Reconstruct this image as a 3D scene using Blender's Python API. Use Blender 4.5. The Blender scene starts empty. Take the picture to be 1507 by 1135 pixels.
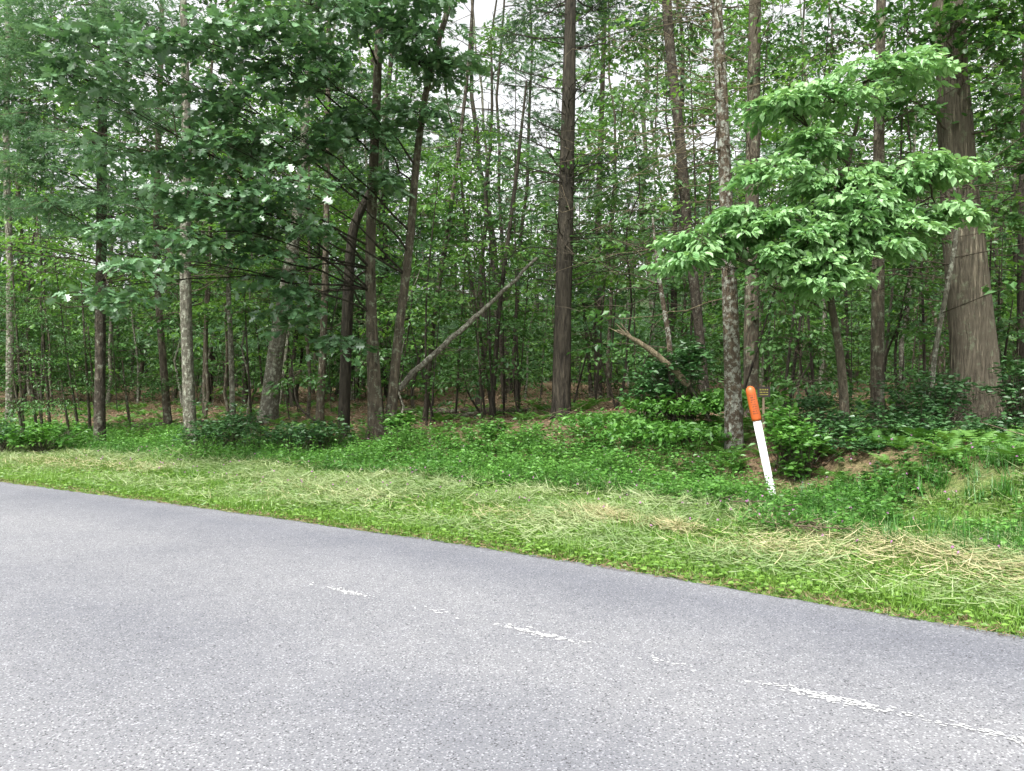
import bpy, math
import numpy as np
from mathutils import Vector
rng = np.random.default_rng(7)
F = 1130.0
CAM_H = 1.6
def P(a, b, d):
    """world point from a bearing/elevation survey reading taken at eye height, at true distance d (m)"""
    return np.array([(a-753.5)*d/F, d, CAM_H+(560.0-b)*d/F])
def nz(v):
    return v/np.maximum(np.linalg.norm(v, axis=-1, keepdims=True), 1e-9)
UP = np.array([0, 0, 1.0])

# ------------------------------------------------------------------ mesh builder
class MB:
    def __init__(s):
        s.v=[]; s.l=[]; s.k=[]; s.m=[]; s.a=[]; s.c=[]; s.sm=[]; s.n=0; s.mats=[]
    def add(s, verts, faces, mat, var=None, clump=None, smooth=False):
        verts=np.asarray(verts,float).reshape(-1,3); N=len(verts)
        if N==0: return
        if mat not in s.mats: s.mats.append(mat)
        mi=s.mats.index(mat)
        if not isinstance(faces,list): faces=[faces]
        for f in faces:
            f=np.asarray(f)
            s.l.append((f+s.n).ravel()); s.k.append(np.full(len(f),f.shape[1])); s.m.append(np.full(len(f),mi))
            s.sm.append(np.full(len(f),smooth))
        s.v.append(verts)
        s.a.append(np.full(N,.5) if var is None else np.asarray(var,float).ravel())
        s.c.append(np.full(N,.5) if clump is None else np.asarray(clump,float).ravel())
        s.n+=N
    def build(s, name, origin=(0,0,0)):
        v=np.concatenate(s.v)-np.array(origin); l=np.concatenate(s.l); k=np.concatenate(s.k)
        me=bpy.data.meshes.new(name)
        me.vertices.add(len(v)); me.vertices.foreach_set('co', v.astype(np.float32).ravel())
        me.loops.add(len(l)); me.loops.foreach_set('vertex_index', l.astype(np.int32))
        me.polygons.add(len(k)); st=np.concatenate([[0],np.cumsum(k)[:-1]])
        me.polygons.foreach_set('loop_start', st.astype(np.int32))
        me.polygons.foreach_set('material_index', np.concatenate(s.m).astype(np.int32))
        me.polygons.foreach_set('use_smooth', np.concatenate(s.sm))
        me.update(calc_edges=True)
        for nm,arr in (('var',s.a),('clump',s.c)):
            at=me.attributes.new(nm,'FLOAT','POINT'); at.data.foreach_set('value',np.concatenate(arr).astype(np.float32))
        for m in s.mats: me.materials.append(m)
        ob=bpy.data.objects.new(name,me); ob.location=origin
        bpy.context.scene.collection.objects.link(ob)
        return ob

# leaf templates: (verts(x side, y length, z normal), face lists)
T_SIMPLE=(np.array([(0,0,0),(.3,.45,.07),(0,1,-.06),(-.3,.45,.07)],float),[[(0,1,2),(0,2,3)]])
T_OVAL=(np.array([(0,0,0),(.24,.22,.05),(.27,.55,.02),(0,1,-.2),(-.27,.55,.02),(-.24,.22,.05)],float),[[(0,1,2,3),(0,3,4,5)]])
_h=[(0,0),(.08,.14),(.36,.2),(.15,.36),(.46,.55),(.2,.62),(.26,.86),(0,1)]
_ov=[(x,y,.16*x) for x,y in _h]+[(-x,y,.16*x) for x,y in _h[1:-1]]
T_OAK=(np.array(_ov,float),[[(0,1,2,3,4,5,6,7),(0,7,13,12,11,10,9,8)]])
nv=[];nf=[]
r0=np.random.default_rng(3)
for i in range(11):
    a=r0.uniform(0,6.28); sp=r0.uniform(.25,.8); y0=r0.uniform(0,.35)
    d=np.array([math.cos(a)*sp,1-y0*.5,math.sin(a)*sp]); w=np.array([-math.sin(a),0,math.cos(a)])*.032
    b=np.array([0,y0,0]); nv+= [b-w,b+w,b+d*.75]; nf.append((3*i,3*i+1,3*i+2))
T_PINE=(np.array(nv),[nf])
# fern frond: tapering pairs of pinnae along an arching rib
nv=[];nf=[]
for i in range(9):
    y0=.12+i*.095; wd=.26*math.sin(math.pi*(.12+.88*(1-i/9.0))*.62)+.02; zc=.42*y0-.62*y0*y0
    for sg in (-1,1):
        k0=len(nv); nv+=[(0,y0-.035,zc),(0,y0+.035,zc),(sg*wd,y0+.05,zc-.05)]; nf.append((k0,k0+1,k0+2))
T_FERN=(np.array(nv,float),[nf])
T_BLADE=(np.array([(-.5,0,0),(.5,0,0),(.38,.5,.06),(-.38,.5,.06),(0,1,.28)],float),[[(0,1,2,3)],[(3,2,4)]])

def leaves(mb,pos,d,nrm,size,T,mat,var=None,clump=None,wid=None):
    N=len(pos)
    if N==0: return
    tv,tf=T; K=len(tv)
    d=nz(d); s=nz(np.cross(d,nrm)); n=np.cross(s,d)
    size=np.broadcast_to(size,(N,)); wid=size if wid is None else np.broadcast_to(wid,(N,))
    v=pos[:,None]+ (wid[:,None]*tv[None,:,0])[...,None]*s[:,None]+(size[:,None]*tv[None,:,1])[...,None]*d[:,None]+(size[:,None]*tv[None,:,2])[...,None]*n[:,None]
    fs=[]
    for f in tf:
        f=np.array(f); fs.append((f[None]+(np.arange(N)*K)[:,None,None]).reshape(-1,f.shape[1]))
    var=rng.random(N) if var is None else var
    clump=np.full(N,.5) if clump is None else clump
    mb.add(v,fs,mat,np.repeat(var,K),np.repeat(clump,K))

def sticks(mb,p0,p1,r0,r1,mat):
    N=len(p0)
    if N==0: return
    d=nz(p1-p0); ref=np.where(np.abs(d[:,2:3])>.8,np.array([[1.,0,0]]),np.array([[0,0,1.]]))
    a=nz(np.cross(d,ref)); b=np.cross(d,a)
    r0=np.broadcast_to(r0,(N,)); r1=np.broadcast_to(r1,(N,))
    v=[]
    for p,r in ((p0,r0),(p1,r1)):
        for k in range(3):
            t=k*2.0944; v.append(p+r[:,None]*(math.cos(t)*a+math.sin(t)*b))
    v=np.stack(v,1)
    f=np.array([(0,1,4,3),(1,2,5,4),(2,0,3,5)])
    mb.add(v,(f[None]+(np.arange(N)*6)[:,None,None]).reshape(-1,4),mat,np.repeat(rng.random(N),6),smooth=True)

def tube(mb,path,rad,sides,mat,rough=0.0):
    path=np.asarray(path,float); M=len(path); rad=np.asarray(rad,float)
    tan=nz(np.gradient(path,axis=0)); ref=np.array([1.,0,0]) if abs(tan[0,0])<.7 else np.array([0,1.,0])
    a=nz(np.cross(tan,ref)); b=np.cross(tan,a)
    th=np.linspace(0,2*math.pi,sides,endpoint=False)
    rr=rad[:,None]*np.ones((M,sides))
    if rough>0:
        prof=np.interp(np.arange(M),np.arange(0,M+4,4),rng.normal(0,rough,len(np.arange(0,M+4,4))))
        rr=rr*(1+prof[:,None]+rng.normal(0,rough*.5,(1,sides))+rng.normal(0,rough*.35,(M,sides)))
    v=path[:,None]+rr[...,None]*(np.cos(th)[None,:,None]*a[:,None]+np.sin(th)[None,:,None]*b[:,None])
    i=np.arange(M-1)[:,None]*sides; j=np.arange(sides)[None]; j2=(j+1)%sides
    f=np.stack([i+j,i+j2,i+sides+j2,i+sides+j],-1).reshape(-1,4)
    mb.add(v.reshape(-1,3),f,mat,smooth=True)

def resample(pts,rad,n):
    pts=np.asarray(pts,float); L=np.concatenate([[0],np.cumsum(np.linalg.norm(np.diff(pts,axis=0),axis=1))])
    t=np.linspace(0,L[-1],n)
    q=np.stack([np.interp(t,L,pts[:,i]) for i in range(3)],1); r=np.interp(t,L,rad)
    for _ in range(3):
        q[1:-1]=(q[:-2]+2*q[1:-1]+q[2:])/4; r[1:-1]=(r[:-2]+2*r[1:-1]+r[2:])/4
    return q,r

# ------------------------------------------------------------------ terrain
_ex=np.array([-400,-60,-30,-15,-8.1,-3.92,-1.08,.86,3.2,8,16,30,400.])
_ey=np.array([80,36,23.6,16.1,12.2,9.72,7.96,6.62,4.85,.8,-7,-22,-60.])
_gx=np.linspace(-400,400,8001); _gy=np.interp(_gx,_ex,_ey)
_ker=np.ones(25)/25; _gy=np.convolve(np.pad(_gy,12,mode='edge'),_ker,'valid')
_gs=np.gradient(_gy,_gx)
def ye(x): return np.interp(x,_gx,_gy)
def kk(x): return np.sqrt(1+np.interp(x,_gx,_gs)**2)
def S(x,y): return (y-ye(x))/kk(x)
def ss(a,b,t):
    t=np.clip((t-a)/(b-a),0,1); return t*t*(3-2*t)
def hs(x,s):
    x=np.asarray(x,float); s=np.asarray(s,float)
    b=.24+.38*ss(-4,4,x); s0=3.7+.6*ss(2,3.4,x)-2.2*ss(3.7,5.8,x)
    h=.1*ss(.4,3.8,s)+b*ss(s0,s0+2.3,s)+np.clip(.022*(s-6),0,.7)
    n=(np.sin(x*1.7+s*.9)*np.cos(s*1.3-x*.6)+.6*np.sin(x*3.9+1.3)*np.sin(s*3.1+x))*.035
    pe=np.exp(-((x-3.4)**2+(s-4.0)**2)/.7)
    h=h+n*ss(1,4,s)*(1-.8*pe)-.08*pe+ss(8,20,s)*.12*np.sin(x*.35+s*.21)*np.cos(s*.3)
    h=h+np.clip(.24*(s-72),0,26)  # added hill, blocks sky light leaking low behind the trees
    h=np.where(s<0.0,-.03,h+.0)
    h=h-.012*(1-ss(0,.15,np.abs(s)))*(s>=0)
    return h
def H(x,y): return hs(x,S(x,y))

# ------------------------------------------------------------------ materials
def mat_new(name):
    m=bpy.data.materials.new(name); m.use_nodes=True; nt=m.node_tree; nt.nodes.clear()
    o=nt.nodes.new('ShaderNodeOutputMaterial'); return m,nt,o
def N(nt,t,**kw):
    n=nt.nodes.new(t)
    for k,v in kw.items(): setattr(n,k,v)
    return n
def mixc(nt,f,a,b,bt='MIX'):
    n=nt.nodes.new('ShaderNodeMix'); n.data_type='RGBA'; n.blend_type=bt
    for sock,val in ((n.inputs[0],f),(n.inputs[6],a),(n.inputs[7],b)):
        if isinstance(val,(int,float)): sock.default_value=val
        elif isinstance(val,tuple): sock.default_value=(*val,1)
        else: nt.links.new(val,sock)
    return n.outputs[2]
def ramp(nt,inp,a,b):
    n=nt.nodes.new('ShaderNodeMapRange'); n.inputs[1].default_value=a; n.inputs[2].default_value=b
    nt.links.new(inp,n.inputs[0]); return n.outputs[0]
def noise(nt,scale,detail=4,vec=None,rough=.6):
    n=nt.nodes.new('ShaderNodeTexNoise'); n.inputs['Scale'].default_value=scale; n.inputs['Detail'].default_value=detail; n.inputs['Roughness'].default_value=rough
    if vec is not None: nt.links.new(vec,n.inputs['Vector'])
    return n.outputs['Fac']
def leaf_mat(name,dark,light,trans=.35,gloss=.05,rough=.45):
    m,nt,o=mat_new(name)
    v=N(nt,'ShaderNodeAttribute',attribute_name='var').outputs['Fac']; c=N(nt,'ShaderNodeAttribute',attribute_name='clump').outputs['Fac']
    av=N(nt,'ShaderNodeMath',operation='MULTIPLY_ADD'); nt.links.new(v,av.inputs[0]); av.inputs[1].default_value=.5
    h=N(nt,'ShaderNodeMath',operation='MULTIPLY'); nt.links.new(c,h.inputs[0]); h.inputs[1].default_value=.5; nt.links.new(h.outputs[0],av.inputs[2])
    col=mixc(nt,av.outputs[0],dark,light)
    d=N(nt,'ShaderNodeBsdfDiffuse'); nt.links.new(col,d.inputs[0])
    t=N(nt,'ShaderNodeBsdfTranslucent'); tc=mixc(nt,.5,col,(1.0,1.0,.25),'MULTIPLY'); nt.links.new(tc,t.inputs[0])
    ms=N(nt,'ShaderNodeMixShader'); ms.inputs[0].default_value=trans
    nt.links.new(d.outputs[0],ms.inputs[1]); nt.links.new(t.outputs[0],ms.inputs[2])
    g=N(nt,'ShaderNodeBsdfGlossy'); g.inputs['Roughness'].default_value=rough; g.inputs[0].default_value=(1,1,1,1)
    m2=N(nt,'ShaderNodeMixShader'); m2.inputs[0].default_value=gloss
    nt.links.new(ms.outputs[0],m2.inputs[1]); nt.links.new(g.outputs[0],m2.inputs[2]); nt.links.new(m2.outputs[0],o.inputs[0])
    return m
def bark_mat(name,dark,light,lichen=None,lamt=.5,sx=14,szz=2.5,ls=7.0,bd=.035):
    m,nt,o=mat_new(name)
    tc=N(nt,'ShaderNodeTexCoord'); mp=N(nt,'ShaderNodeMapping'); mp.inputs['Scale'].default_value=(sx,sx,szz)
    nt.links.new(tc.outputs['Object'],mp.inputs[0])
    f=ramp(nt,noise(nt,1.0,6,mp.outputs[0],.65),.38,.62)
    col=mixc(nt,f,dark,light)
    big=noise(nt,1.3,3,tc.outputs['Object']); col=mixc(nt,ramp(nt,big,.4,.7),col,tuple(x*.55 for x in light))
    if lichen:
        l=noise(nt,ls,6,tc.outputs['Object'],.7); th=.62-.2*lamt
        lm=N(nt,'ShaderNodeMath',operation='MULTIPLY'); nt.links.new(ramp(nt,l,th,th+.07),lm.inputs[0]); nt.links.new(f,lm.inputs[1])
        lm2=N(nt,'ShaderNodeMath',operation='MULTIPLY_ADD'); nt.links.new(ramp(nt,l,th,th+.07),lm2.inputs[0]); lm2.inputs[1].default_value=.35; lm3=N(nt,'ShaderNodeMath',operation='MULTIPLY'); nt.links.new(lm.outputs[0],lm3.inputs[0]); lm3.inputs[1].default_value=.6; nt.links.new(lm3.outputs[0],lm2.inputs[2])
        col=mixc(nt,lm2.outputs[0],col,lichen)
    b=N(nt,'ShaderNodeBsdfPrincipled'); nt.links.new(col,b.inputs['Base Color']); b.inputs['Roughness'].default_value=.92; b.inputs['Specular IOR Level'].default_value=.2
    bp=N(nt,'ShaderNodeBump'); bp.inputs['Strength'].default_value=1; bp.inputs['Distance'].default_value=bd
    nt.links.new(f,bp.inputs['Height']); nt.links.new(bp.outputs[0],b.inputs['Normal']); nt.links.new(b.outputs[0],o.inputs[0])
    return m
def plain(name,col,rough=.6,var=.0,scale=20):
    m,nt,o=mat_new(name); b=N(nt,'ShaderNodeBsdfPrincipled'); b.inputs['Roughness'].default_value=rough
    tc=N(nt,'ShaderNodeTexCoord'); n=noise(nt,scale,5,tc.outputs['Object'])
    c=mixc(nt,ramp(nt,n,.4,.7),col,tuple(x*(1-var) for x in col)); nt.links.new(c,b.inputs['Base Color']); nt.links.new(b.outputs[0],o.inputs[0]); return m

M_OAK=leaf_mat('oak_leaf',(.035,.11,.035),(.17,.32,.15),.28,.11,.36)
M_DOG=leaf_mat('dogwood_leaf',(.10,.26,.07),(.36,.57,.27),.35,.04,.45)
M_MAP=leaf_mat('maple_leaf',(.02,.075,.018),(.10,.22,.055),.35,.03)
M_BR=leaf_mat('bright_leaf',(.06,.17,.03),(.20,.39,.08),.5,.03)
M_FAR=leaf_mat('far_leaf',(.05,.14,.04),(.18,.32,.12),.45,.03)
M_DIST=leaf_mat('distant_leaf_shaded',(.018,.055,.018),(.08,.16,.055),.3,.01)  # leaf colour darkened to paint in the shade of the forest interior
M_UND=leaf_mat('understory_leaf',(.018,.07,.015),(.10,.23,.05),.32,.03)
M_PIN=leaf_mat('pine_needles',(.08,.19,.085),(.24,.40,.22),.4,.02)
M_PIND=leaf_mat('hemlock_needles',(.025,.075,.03),(.11,.21,.09),.3,.02)
M_RHO=leaf_mat('laurel_leaf',(.02,.08,.02),(.09,.20,.065),.2,.05,.4)
M_GR=leaf_mat('grass_blade',(.06,.16,.018),(.26,.44,.08),.4,.03)
M_WEED=leaf_mat('weed_leaf',(.03,.12,.015),(.16,.36,.065),.35,.03)
M_TALL=leaf_mat('tall_grass',(.03,.11,.018),(.10,.28,.045),.35,.03)
M_FERN=leaf_mat('fern_leaf',(.05,.15,.02),(.15,.31,.06),.4,.03)
M_HAY=leaf_mat('hay',(.26,.26,.12),(.54,.48,.28),.2,.03)
M_CLIP=leaf_mat('clipping',(.13,.23,.07),(.40,.45,.23),.25,.03)
M_LIT=leaf_mat('leaf_litter',(.09,.055,.03),(.34,.235,.15),.15,.03)
B_DARK=bark_mat('bark_dark',(.016,.014,.011),(.085,.074,.055))
B_PINE=bark_mat('bark_pine',(.022,.019,.015),(.11,.092,.07),(.2,.21,.16),.3,12,5)
B_GREY=bark_mat('bark_grey',(.08,.074,.055),(.26,.245,.19),(.42,.44,.35),.55,16,6,11)
B_LICH=bark_mat('bark_lichen',(.06,.045,.032),(.20,.155,.11),(.48,.50,.43),.65,22,9,11)
B_BRN=bark_mat('bark_brown',(.042,.035,.026),(.18,.152,.11),(.28,.31,.22),.4,18,4)
B_OAK=bark_mat('bark_big_oak',(.033,.028,.02),(.30,.26,.19),(.26,.29,.19),.3,30,2.4,6,.06)
B_TWIG=bark_mat('bark_twig',(.05,.042,.03),(.17,.14,.10),None)
B_DEAD=bark_mat('bark_dead_twig',(.11,.09,.055),(.28,.23,.15),None)

# ------------------------------------------------------------------ road & ground
def asphalt():
    m,nt,o=mat_new('asphalt'); tc=N(nt,'ShaderNodeTexCoord'); ob=tc.outputs['Object']
    n1=noise(nt,85,3,ob,.8); n2=noise(nt,.5,5,ob); n4=noise(nt,6,5,ob,.7)
    vo=N(nt,'ShaderNodeTexVoronoi'); vo.inputs['Scale'].default_value=120; nt.links.new(ob,vo.inputs['Vector'])
    sp=ramp(nt,n1,.34,.66)
    col=mixc(nt,sp,(.125,.126,.134),(.25,.252,.264))
    sepc=N(nt,'ShaderNodeSeparateColor'); nt.links.new(vo.outputs['Color'],sepc.inputs[0])
    col=mixc(nt,ramp(nt,sepc.outputs[0],.86,.94),col,(.36,.36,.37))
    col=mixc(nt,ramp(nt,sepc.outputs[1],.88,.96),col,(.07,.07,.076))
    col=mixc(nt,ramp(nt,n2,.35,.7),col,(.76,.77,.80),'MULTIPLY')
    col=mixc(nt,ramp(nt,n4,.45,.7),col,(.88,.88,.90),'MULTIPLY')
    at=N(nt,'ShaderNodeAttribute',attribute_name='clump').outputs['Fac']
    col=mixc(nt,ramp(nt,at,.0,1.),col,(.64,.66,.73),'MULTIPLY')
    b=N(nt,'ShaderNodeBsdfPrincipled'); b.inputs['Roughness'].default_value=.85; nt.links.new(col,b.inputs['Base Color'])
    bp=N(nt,'ShaderNodeBump'); bp.inputs['Strength'].default_value=.6; bp.inputs['Distance'].default_value=.005
    nt.links.new(n1,bp.inputs['Height']); nt.links.new(bp.outputs[0],b.inputs['Normal']); nt.links.new(b.outputs[0],o.inputs[0]); return m
M_ASP=asphalt()
xs=np.concatenate([np.linspace(-300,-22,60)[:-1],np.arange(-22,14,.05),np.linspace(14,300,60)])
sv=np.array([0,-.12,-.3,-.5,-.9,-1.5,-2.4,-3.2,-3.6,-4.5,-5.6,-6.8])
k=kk(xs); sl=np.interp(xs,_gx,_gs)
jit=rng.normal(0,.03,len(xs)); jit=np.convolve(jit,[.25,.5,.25],'same')+.035*np.sin(xs*2.3)*np.sin(xs*.9)
rows=[]; cl=[]
for s in sv:
    e=jit if s==0 else 0
    rows.append(np.stack([xs,ye(xs)+(s+e)*k,np.full(len(xs),-.012 if s==0 else 0.0)],1))
    cl.append(np.full(len(xs),1.0*math.exp(-((s+.55)/.5)**2)*.7+.3*math.exp(-((s+3.3)/.5)**2)))
A=len(xs); v=np.concatenate(rows); i=np.arange(len(sv)-1)[:,None]*A; j=np.arange(A-1)[None]
f=np.stack([i+j,i+A+j,i+A+j+1,i+j+1],-1).reshape(-1,4)
mb=MB(); mb.add(v,f,M_ASP,None,np.concatenate(cl)); mb.build('road')

PM=plain('worn_white_paint',(.58,.58,.58),.7,.35,60)
mb=MB(); n0=2200
p=rng.random(n0); xx=-1.6+p*4.1
yy=5.97-(xx+1.5)*(5.97-3.55)/(3.55)
c=np.stack([xx,yy,np.full(n0,.004)],1); keep=(np.sin(xx*9)+np.sin(xx*4.1+1)+rng.normal(0,1.1,n0)+xx*.35)>1.25
c=c[keep]; n=len(c); d=np.array([.83,-.56,0]); sd=np.array([.56,.83,0])
c=c+sd*rng.normal(0,.024,n)[:,None]+UP*rng.uniform(0,.0015,n)[:,None]
ang=np.linspace(0,2*math.pi,7,endpoint=False)
rr=rng.uniform(.3,1,(n,7))*rng.uniform(.004,.013,n)[:,None]
v=c[:,None]+(rr*np.cos(ang)*1.7)[...,None]*d+(rr*np.sin(ang))[...,None]*sd
mb.add(v,np.arange(n*7).reshape(n,7),PM); mb.build('road_marking')

def groundmat():
    m,nt,o=mat_new('ground_soil_grass'); tc=N(nt,'ShaderNodeTexCoord'); ob=tc.outputs['Object']
    at=N(nt,'ShaderNodeAttribute',attribute_name='var').outputs['Fac']
    n1=noise(nt,1.1,6,ob,.7); n2=noise(nt,22,5,ob,.75); n3=noise(nt,5,5,ob,.7)
    gr=mixc(nt,ramp(nt,n2,.35,.65),(.035,.09,.016),(.14,.22,.055)); gr=mixc(nt,ramp(nt,n3,.5,.7),gr,(.23,.20,.11))
    li=mixc(nt,ramp(nt,n2,.35,.65),(.055,.037,.022),(.25,.175,.11)); li=mixc(nt,ramp(nt,n1,.52,.64),li,(.06,.10,.028))
    w=N(nt,'ShaderNodeMath',operation='MULTIPLY_ADD'); nt.links.new(n1,w.inputs[0]); w.inputs[1].default_value=3; nt.links.new(at,w.inputs[2])
    col=mixc(nt,ramp(nt,w.outputs[0],5.0,6.6),gr,li)
    far=mixc(nt,ramp(nt,n3,.4,.6),(.02,.035,.015),(.06,.075,.035)); col=mixc(nt,ramp(nt,at,45,70),col,far)
    b=N(nt,'ShaderNodeBsdfPrincipled'); b.inputs['Roughness'].default_value=.95; b.inputs['Specular IOR Level'].default_value=.1; nt.links.new(col,b.inputs['Base Color'])
    bp=N(nt,'ShaderNodeBump'); bp.inputs['Strength'].default_value=.8; bp.inputs['Distance'].default_value=.04; nt.links.new(n2,bp.inputs['Height'])
    nt.links.new(bp.outputs[0],b.inputs['Normal']); nt.links.new(b.outputs[0],o.inputs[0]); return m
gx=np.concatenate([np.linspace(-400,-24,40)[:-1],np.arange(-24,18,.16),np.linspace(18,400,40)])
gs=np.concatenate([[-400,-150,-40,-9,-3,-.5,-.02,0,.08],np.arange(.2,14,.16),np.linspace(14,90,90)[1:],np.linspace(90,220,20)[1:],[300,450,700]])
X,Sg=np.meshgrid(gx,gs); Y=ye(X)+Sg*kk(X); Z=hs(X,Sg)
v=np.stack([X,Y,Z],-1).reshape(-1,3); A=len(gx); i=np.arange(len(gs)-1)[:,None]*A; j=np.arange(A-1)[None]
f=np.stack([i+j,i+j+1,i+A+j+1,i+A+j],-1).reshape(-1,4)
mb=MB(); mb.add(v,f,groundmat(),Sg.ravel(),smooth=True); mb.build('ground')

# ------------------------------------------------------------------ vegetation helpers
def spray(mb,c,d,L,W,n,size,T,mat,droop=.25,tw=None,twr=.006,rnd=.07,nrand=.4,wscale=None):
    Sn=len(c); d=nz(d); side=nz(np.cross(d,UP)+1e-4); L=np.broadcast_to(L,(Sn,))
    t=rng.random((Sn,n))**.75; w=rng.uniform(-1,1,(Sn,n))*W*(.35+np.sqrt(t*(1.05-t)))
    pos=c[:,None]+d[:,None]*(L[:,None]*t)[...,None]+side[:,None]*(w*L[:,None])[...,None]-UP*(droop*L[:,None]*t*t)[...,None]+rng.normal(0,1,(Sn,n,3))*rnd*L[:,None,None]*np.array([1,1,.7])
    ld=d[:,None]*.6+side[:,None]*(np.sign(w)*.6)[...,None]+rng.normal(0,.35,(Sn,n,3))-UP*.3
    nr=UP+rng.normal(0,nrand,(Sn,n,3))
    cl=np.repeat(rng.random(Sn),n)
    sz=size*rng.uniform(.65,1.2,Sn*n)
    leaves(mb,pos.reshape(-1,3),ld.reshape(-1,3),nr.reshape(-1,3),sz,T,mat,clump=cl)
    if tw is not None:
        mid=c+d*L[:,None]*.5-UP*(droop*L*.25)[:,None]; end=c+d*L[:,None]-UP*(droop*L)[:,None]
        sticks(mb,c,mid,twr,twr*.7,tw); sticks(mb,mid,end,twr*.7,twr*.3,tw)

def foliage(mb,regions,trunk,T,mat,size,nleaf,L,tw,dens=1.0,droop=.25,W=.5,nrand=.4,br=.03,branch=True):
    trunk=np.asarray(trunk)
    for (a,b,rw,rh,dd) in regions:
        C=P(a,b,dd); ex=np.array([rw*dd/F,max(.5,rw*dd/F*.8),rh*dd/F])
        n=max(4,int(dens*(2*ex[0])*(2*ex[2]+.25)*7))
        q=nz(rng.normal(0,1,(n,3)))*(rng.random((n,1))**.4); c=C+q*ex
        if branch:
            want=C[2]-rng.uniform(.15,.6)*np.linalg.norm(trunk[:,:2]-C[:2],axis=1)
            k=rng.choice(np.argsort(np.abs(trunk[:,2]-want)+.6*np.linalg.norm(trunk[:,:2]-C[:2],axis=1))[:3]); A0=trunk[k]
            mid=(A0*.5+C*.5)+np.array([0,0,.10*np.linalg.norm(C-A0)])+rng.normal(0,.2,3)
            end=C+(C-A0)*.12
            pts,r=resample([A0,mid,end],[br,br*.5,br*.2],10); pts[1:-1]+=rng.normal(0,.03,(8,3)); tube(mb,pts,r,5,tw)
            base=pts[rng.integers(4,10,n)]
            m2=(base+c)/2+rng.normal(0,.05,(n,3)); sticks(mb,base,m2,.007,.005,tw); sticks(mb,m2,c,.005,.003,tw)
            out=c-base; out[:,2]*=.3
        else:
            out=rng.normal(0,1,(n,3)); out[:,2]*=.2
        d=nz(out+rng.normal(0,.15,(n,3)))*1.0; d[:,2]=d[:,2]*.4-.08
        spray(mb,c-d*L*.4,d,L*rng.uniform(.7,1.2,n),W,nleaf,size,T,mat,droop,tw,.004,nrand=nrand)

def trunk(mb,pts,dd,w,bark,sides=12,flare=1.35,n=26,rough=.03):
    q=[P(a,b,dd+(o[0] if o else 0)) for a,b,*o in pts]
    x,y=q[0][0],q[0][1]; q[0][2]=float(H(x,y))-.12
    rad=np.array(w,float)*dd/F/2
    path,r=resample(q,rad,n)
    h=path[:,2]-path[0,2]; r=r*(1+(flare-1)*np.exp(-h/.28))
    tube(mb,path,r,sides,bark,rough); return path,r

def bare(mb,path,n,lo,hi,Lr,mat,rise=0.1,r=.012,side=None,sub=5):
    """bare dead limbs in whorls: crooked, forked, snapped short at random"""
    idx=[i for i in range(len(path)) if lo<path[i,2]<hi]
    if not idx: return
    for _ in range(n):
        p=path[rng.choice(idx)]+UP*rng.uniform(-.15,.15)
        a=rng.uniform(0,2*math.pi) if side is None else rng.normal(side,.7)
        L=Lr[0]+(Lr[1]-Lr[0])*rng.random()**1.5; d=np.array([math.cos(a),math.sin(a),0]); m=7
        t=np.linspace(0,1,m+1); sd=np.array([-d[1],d[0],0])
        q=p+d*(L*t)[:,None]+UP*((rise+rng.normal(0,.14))*L*t+rng.normal(0,.22)*L*t*t)[:,None]+sd*(rng.normal(0,.25)*L*t*t)[:,None]
        q[1:]+=np.cumsum(rng.normal(0,.035*math.sqrt(L),(m,3)),0)
        tube(mb,q,np.linspace(r,r*.2,m+1),4,mat)
        b=q[rng.integers(1,m+1,sub)]; sgn=rng.choice([-1,1],sub)[:,None]
        e=b+(d*.5+sd*sgn*.6+rng.normal(0,.45,(sub,3)))*(L*.28)*rng.uniform(.3,1.2,(sub,1)); mm=(b+e)/2+rng.normal(0,.03*L,(sub,3))
        sticks(mb,b,mm,r*.42,r*.3,mat); sticks(mb,mm,e,r*.3,r*.12,mat)

# ------------------------------------------------------------------ hero trees
# big oak on the right
mb=MB(); path,r=trunk(mb,[(1440,635),(1432,500),(1422,400),(1412,300),(1402,150),(1392,0),(1380,-220)],13,[70,62,56,52,45,40,34],B_OAK,28,1.45,60,.02)
tp=path
foliage(mb,[(1480,30,50,50,12.3),(1470,110,30,40,12.3),(1490,170,35,45,12.3),(1485,240,40,30,12.3),(1390,30,35,18,11.8),(1505,300,24,50,12.4),(1460,-30,90,50,12),(1340,30,50,30,12.2),(1330,150,40,30,12.6),(1440,70,30,20,11.9)],tp,T_OAK,M_MAP,.14,18,.55,B_TWIG,1.9,br=.025)
mb.build('oak_tree')
# left oak (leafy limbs over the verge)
mb=MB(); pa,_=trunk(mb,[(555,625),(548,500),(544,380),(550,250),(556,120),(560,0),(565,-160)],16,[24,17,15,14,12,11,8],B_BRN,12,1.7)
pb,_=trunk(mb,[(572,620),(585,500),(604,360),(612,240),(630,110),(665,0),(700,-120)],16.1,[18,14,12,11,9,8,6],B_BRN,10,1.4)
pc,_=trunk(mb,[(505,628),(510,500),(514,400),(520,325),(545,290),(552,260)],16.8,[18,17,16,15,12,8],B_DARK,12,1.3)
LR=[(165,430,52,12,12.3),(225,385,55,14,12.3),(275,345,60,15,12.8),(275,285,60,20,13),(400,270,90,26,13.4),(320,215,80,28,13.4),(430,205,70,34,14),(340,150,90,26,13.4),(150,78,110,16,12.4),(250,55,100,24,13),(130,132,70,14,12.8),(450,105,90,36,14),(530,190,50,40,15.2),(420,330,70,24,14),(420,415,50,20,14.4),(440,465,45,18,14.5),(490,500,40,12,15),(560,265,50,20,15.4),(600,50,70,40,15.4),(470,20,100,30,14),(650,90,50,30,15.6),(330,310,60,14,13),(190,230,50,12,13.2),(380,60,90,24,13.6),(620,170,50,30,15.6),(560,-20,120,40,15),(350,365,60,16,13.6),(200,330,40,10,13)]
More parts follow.
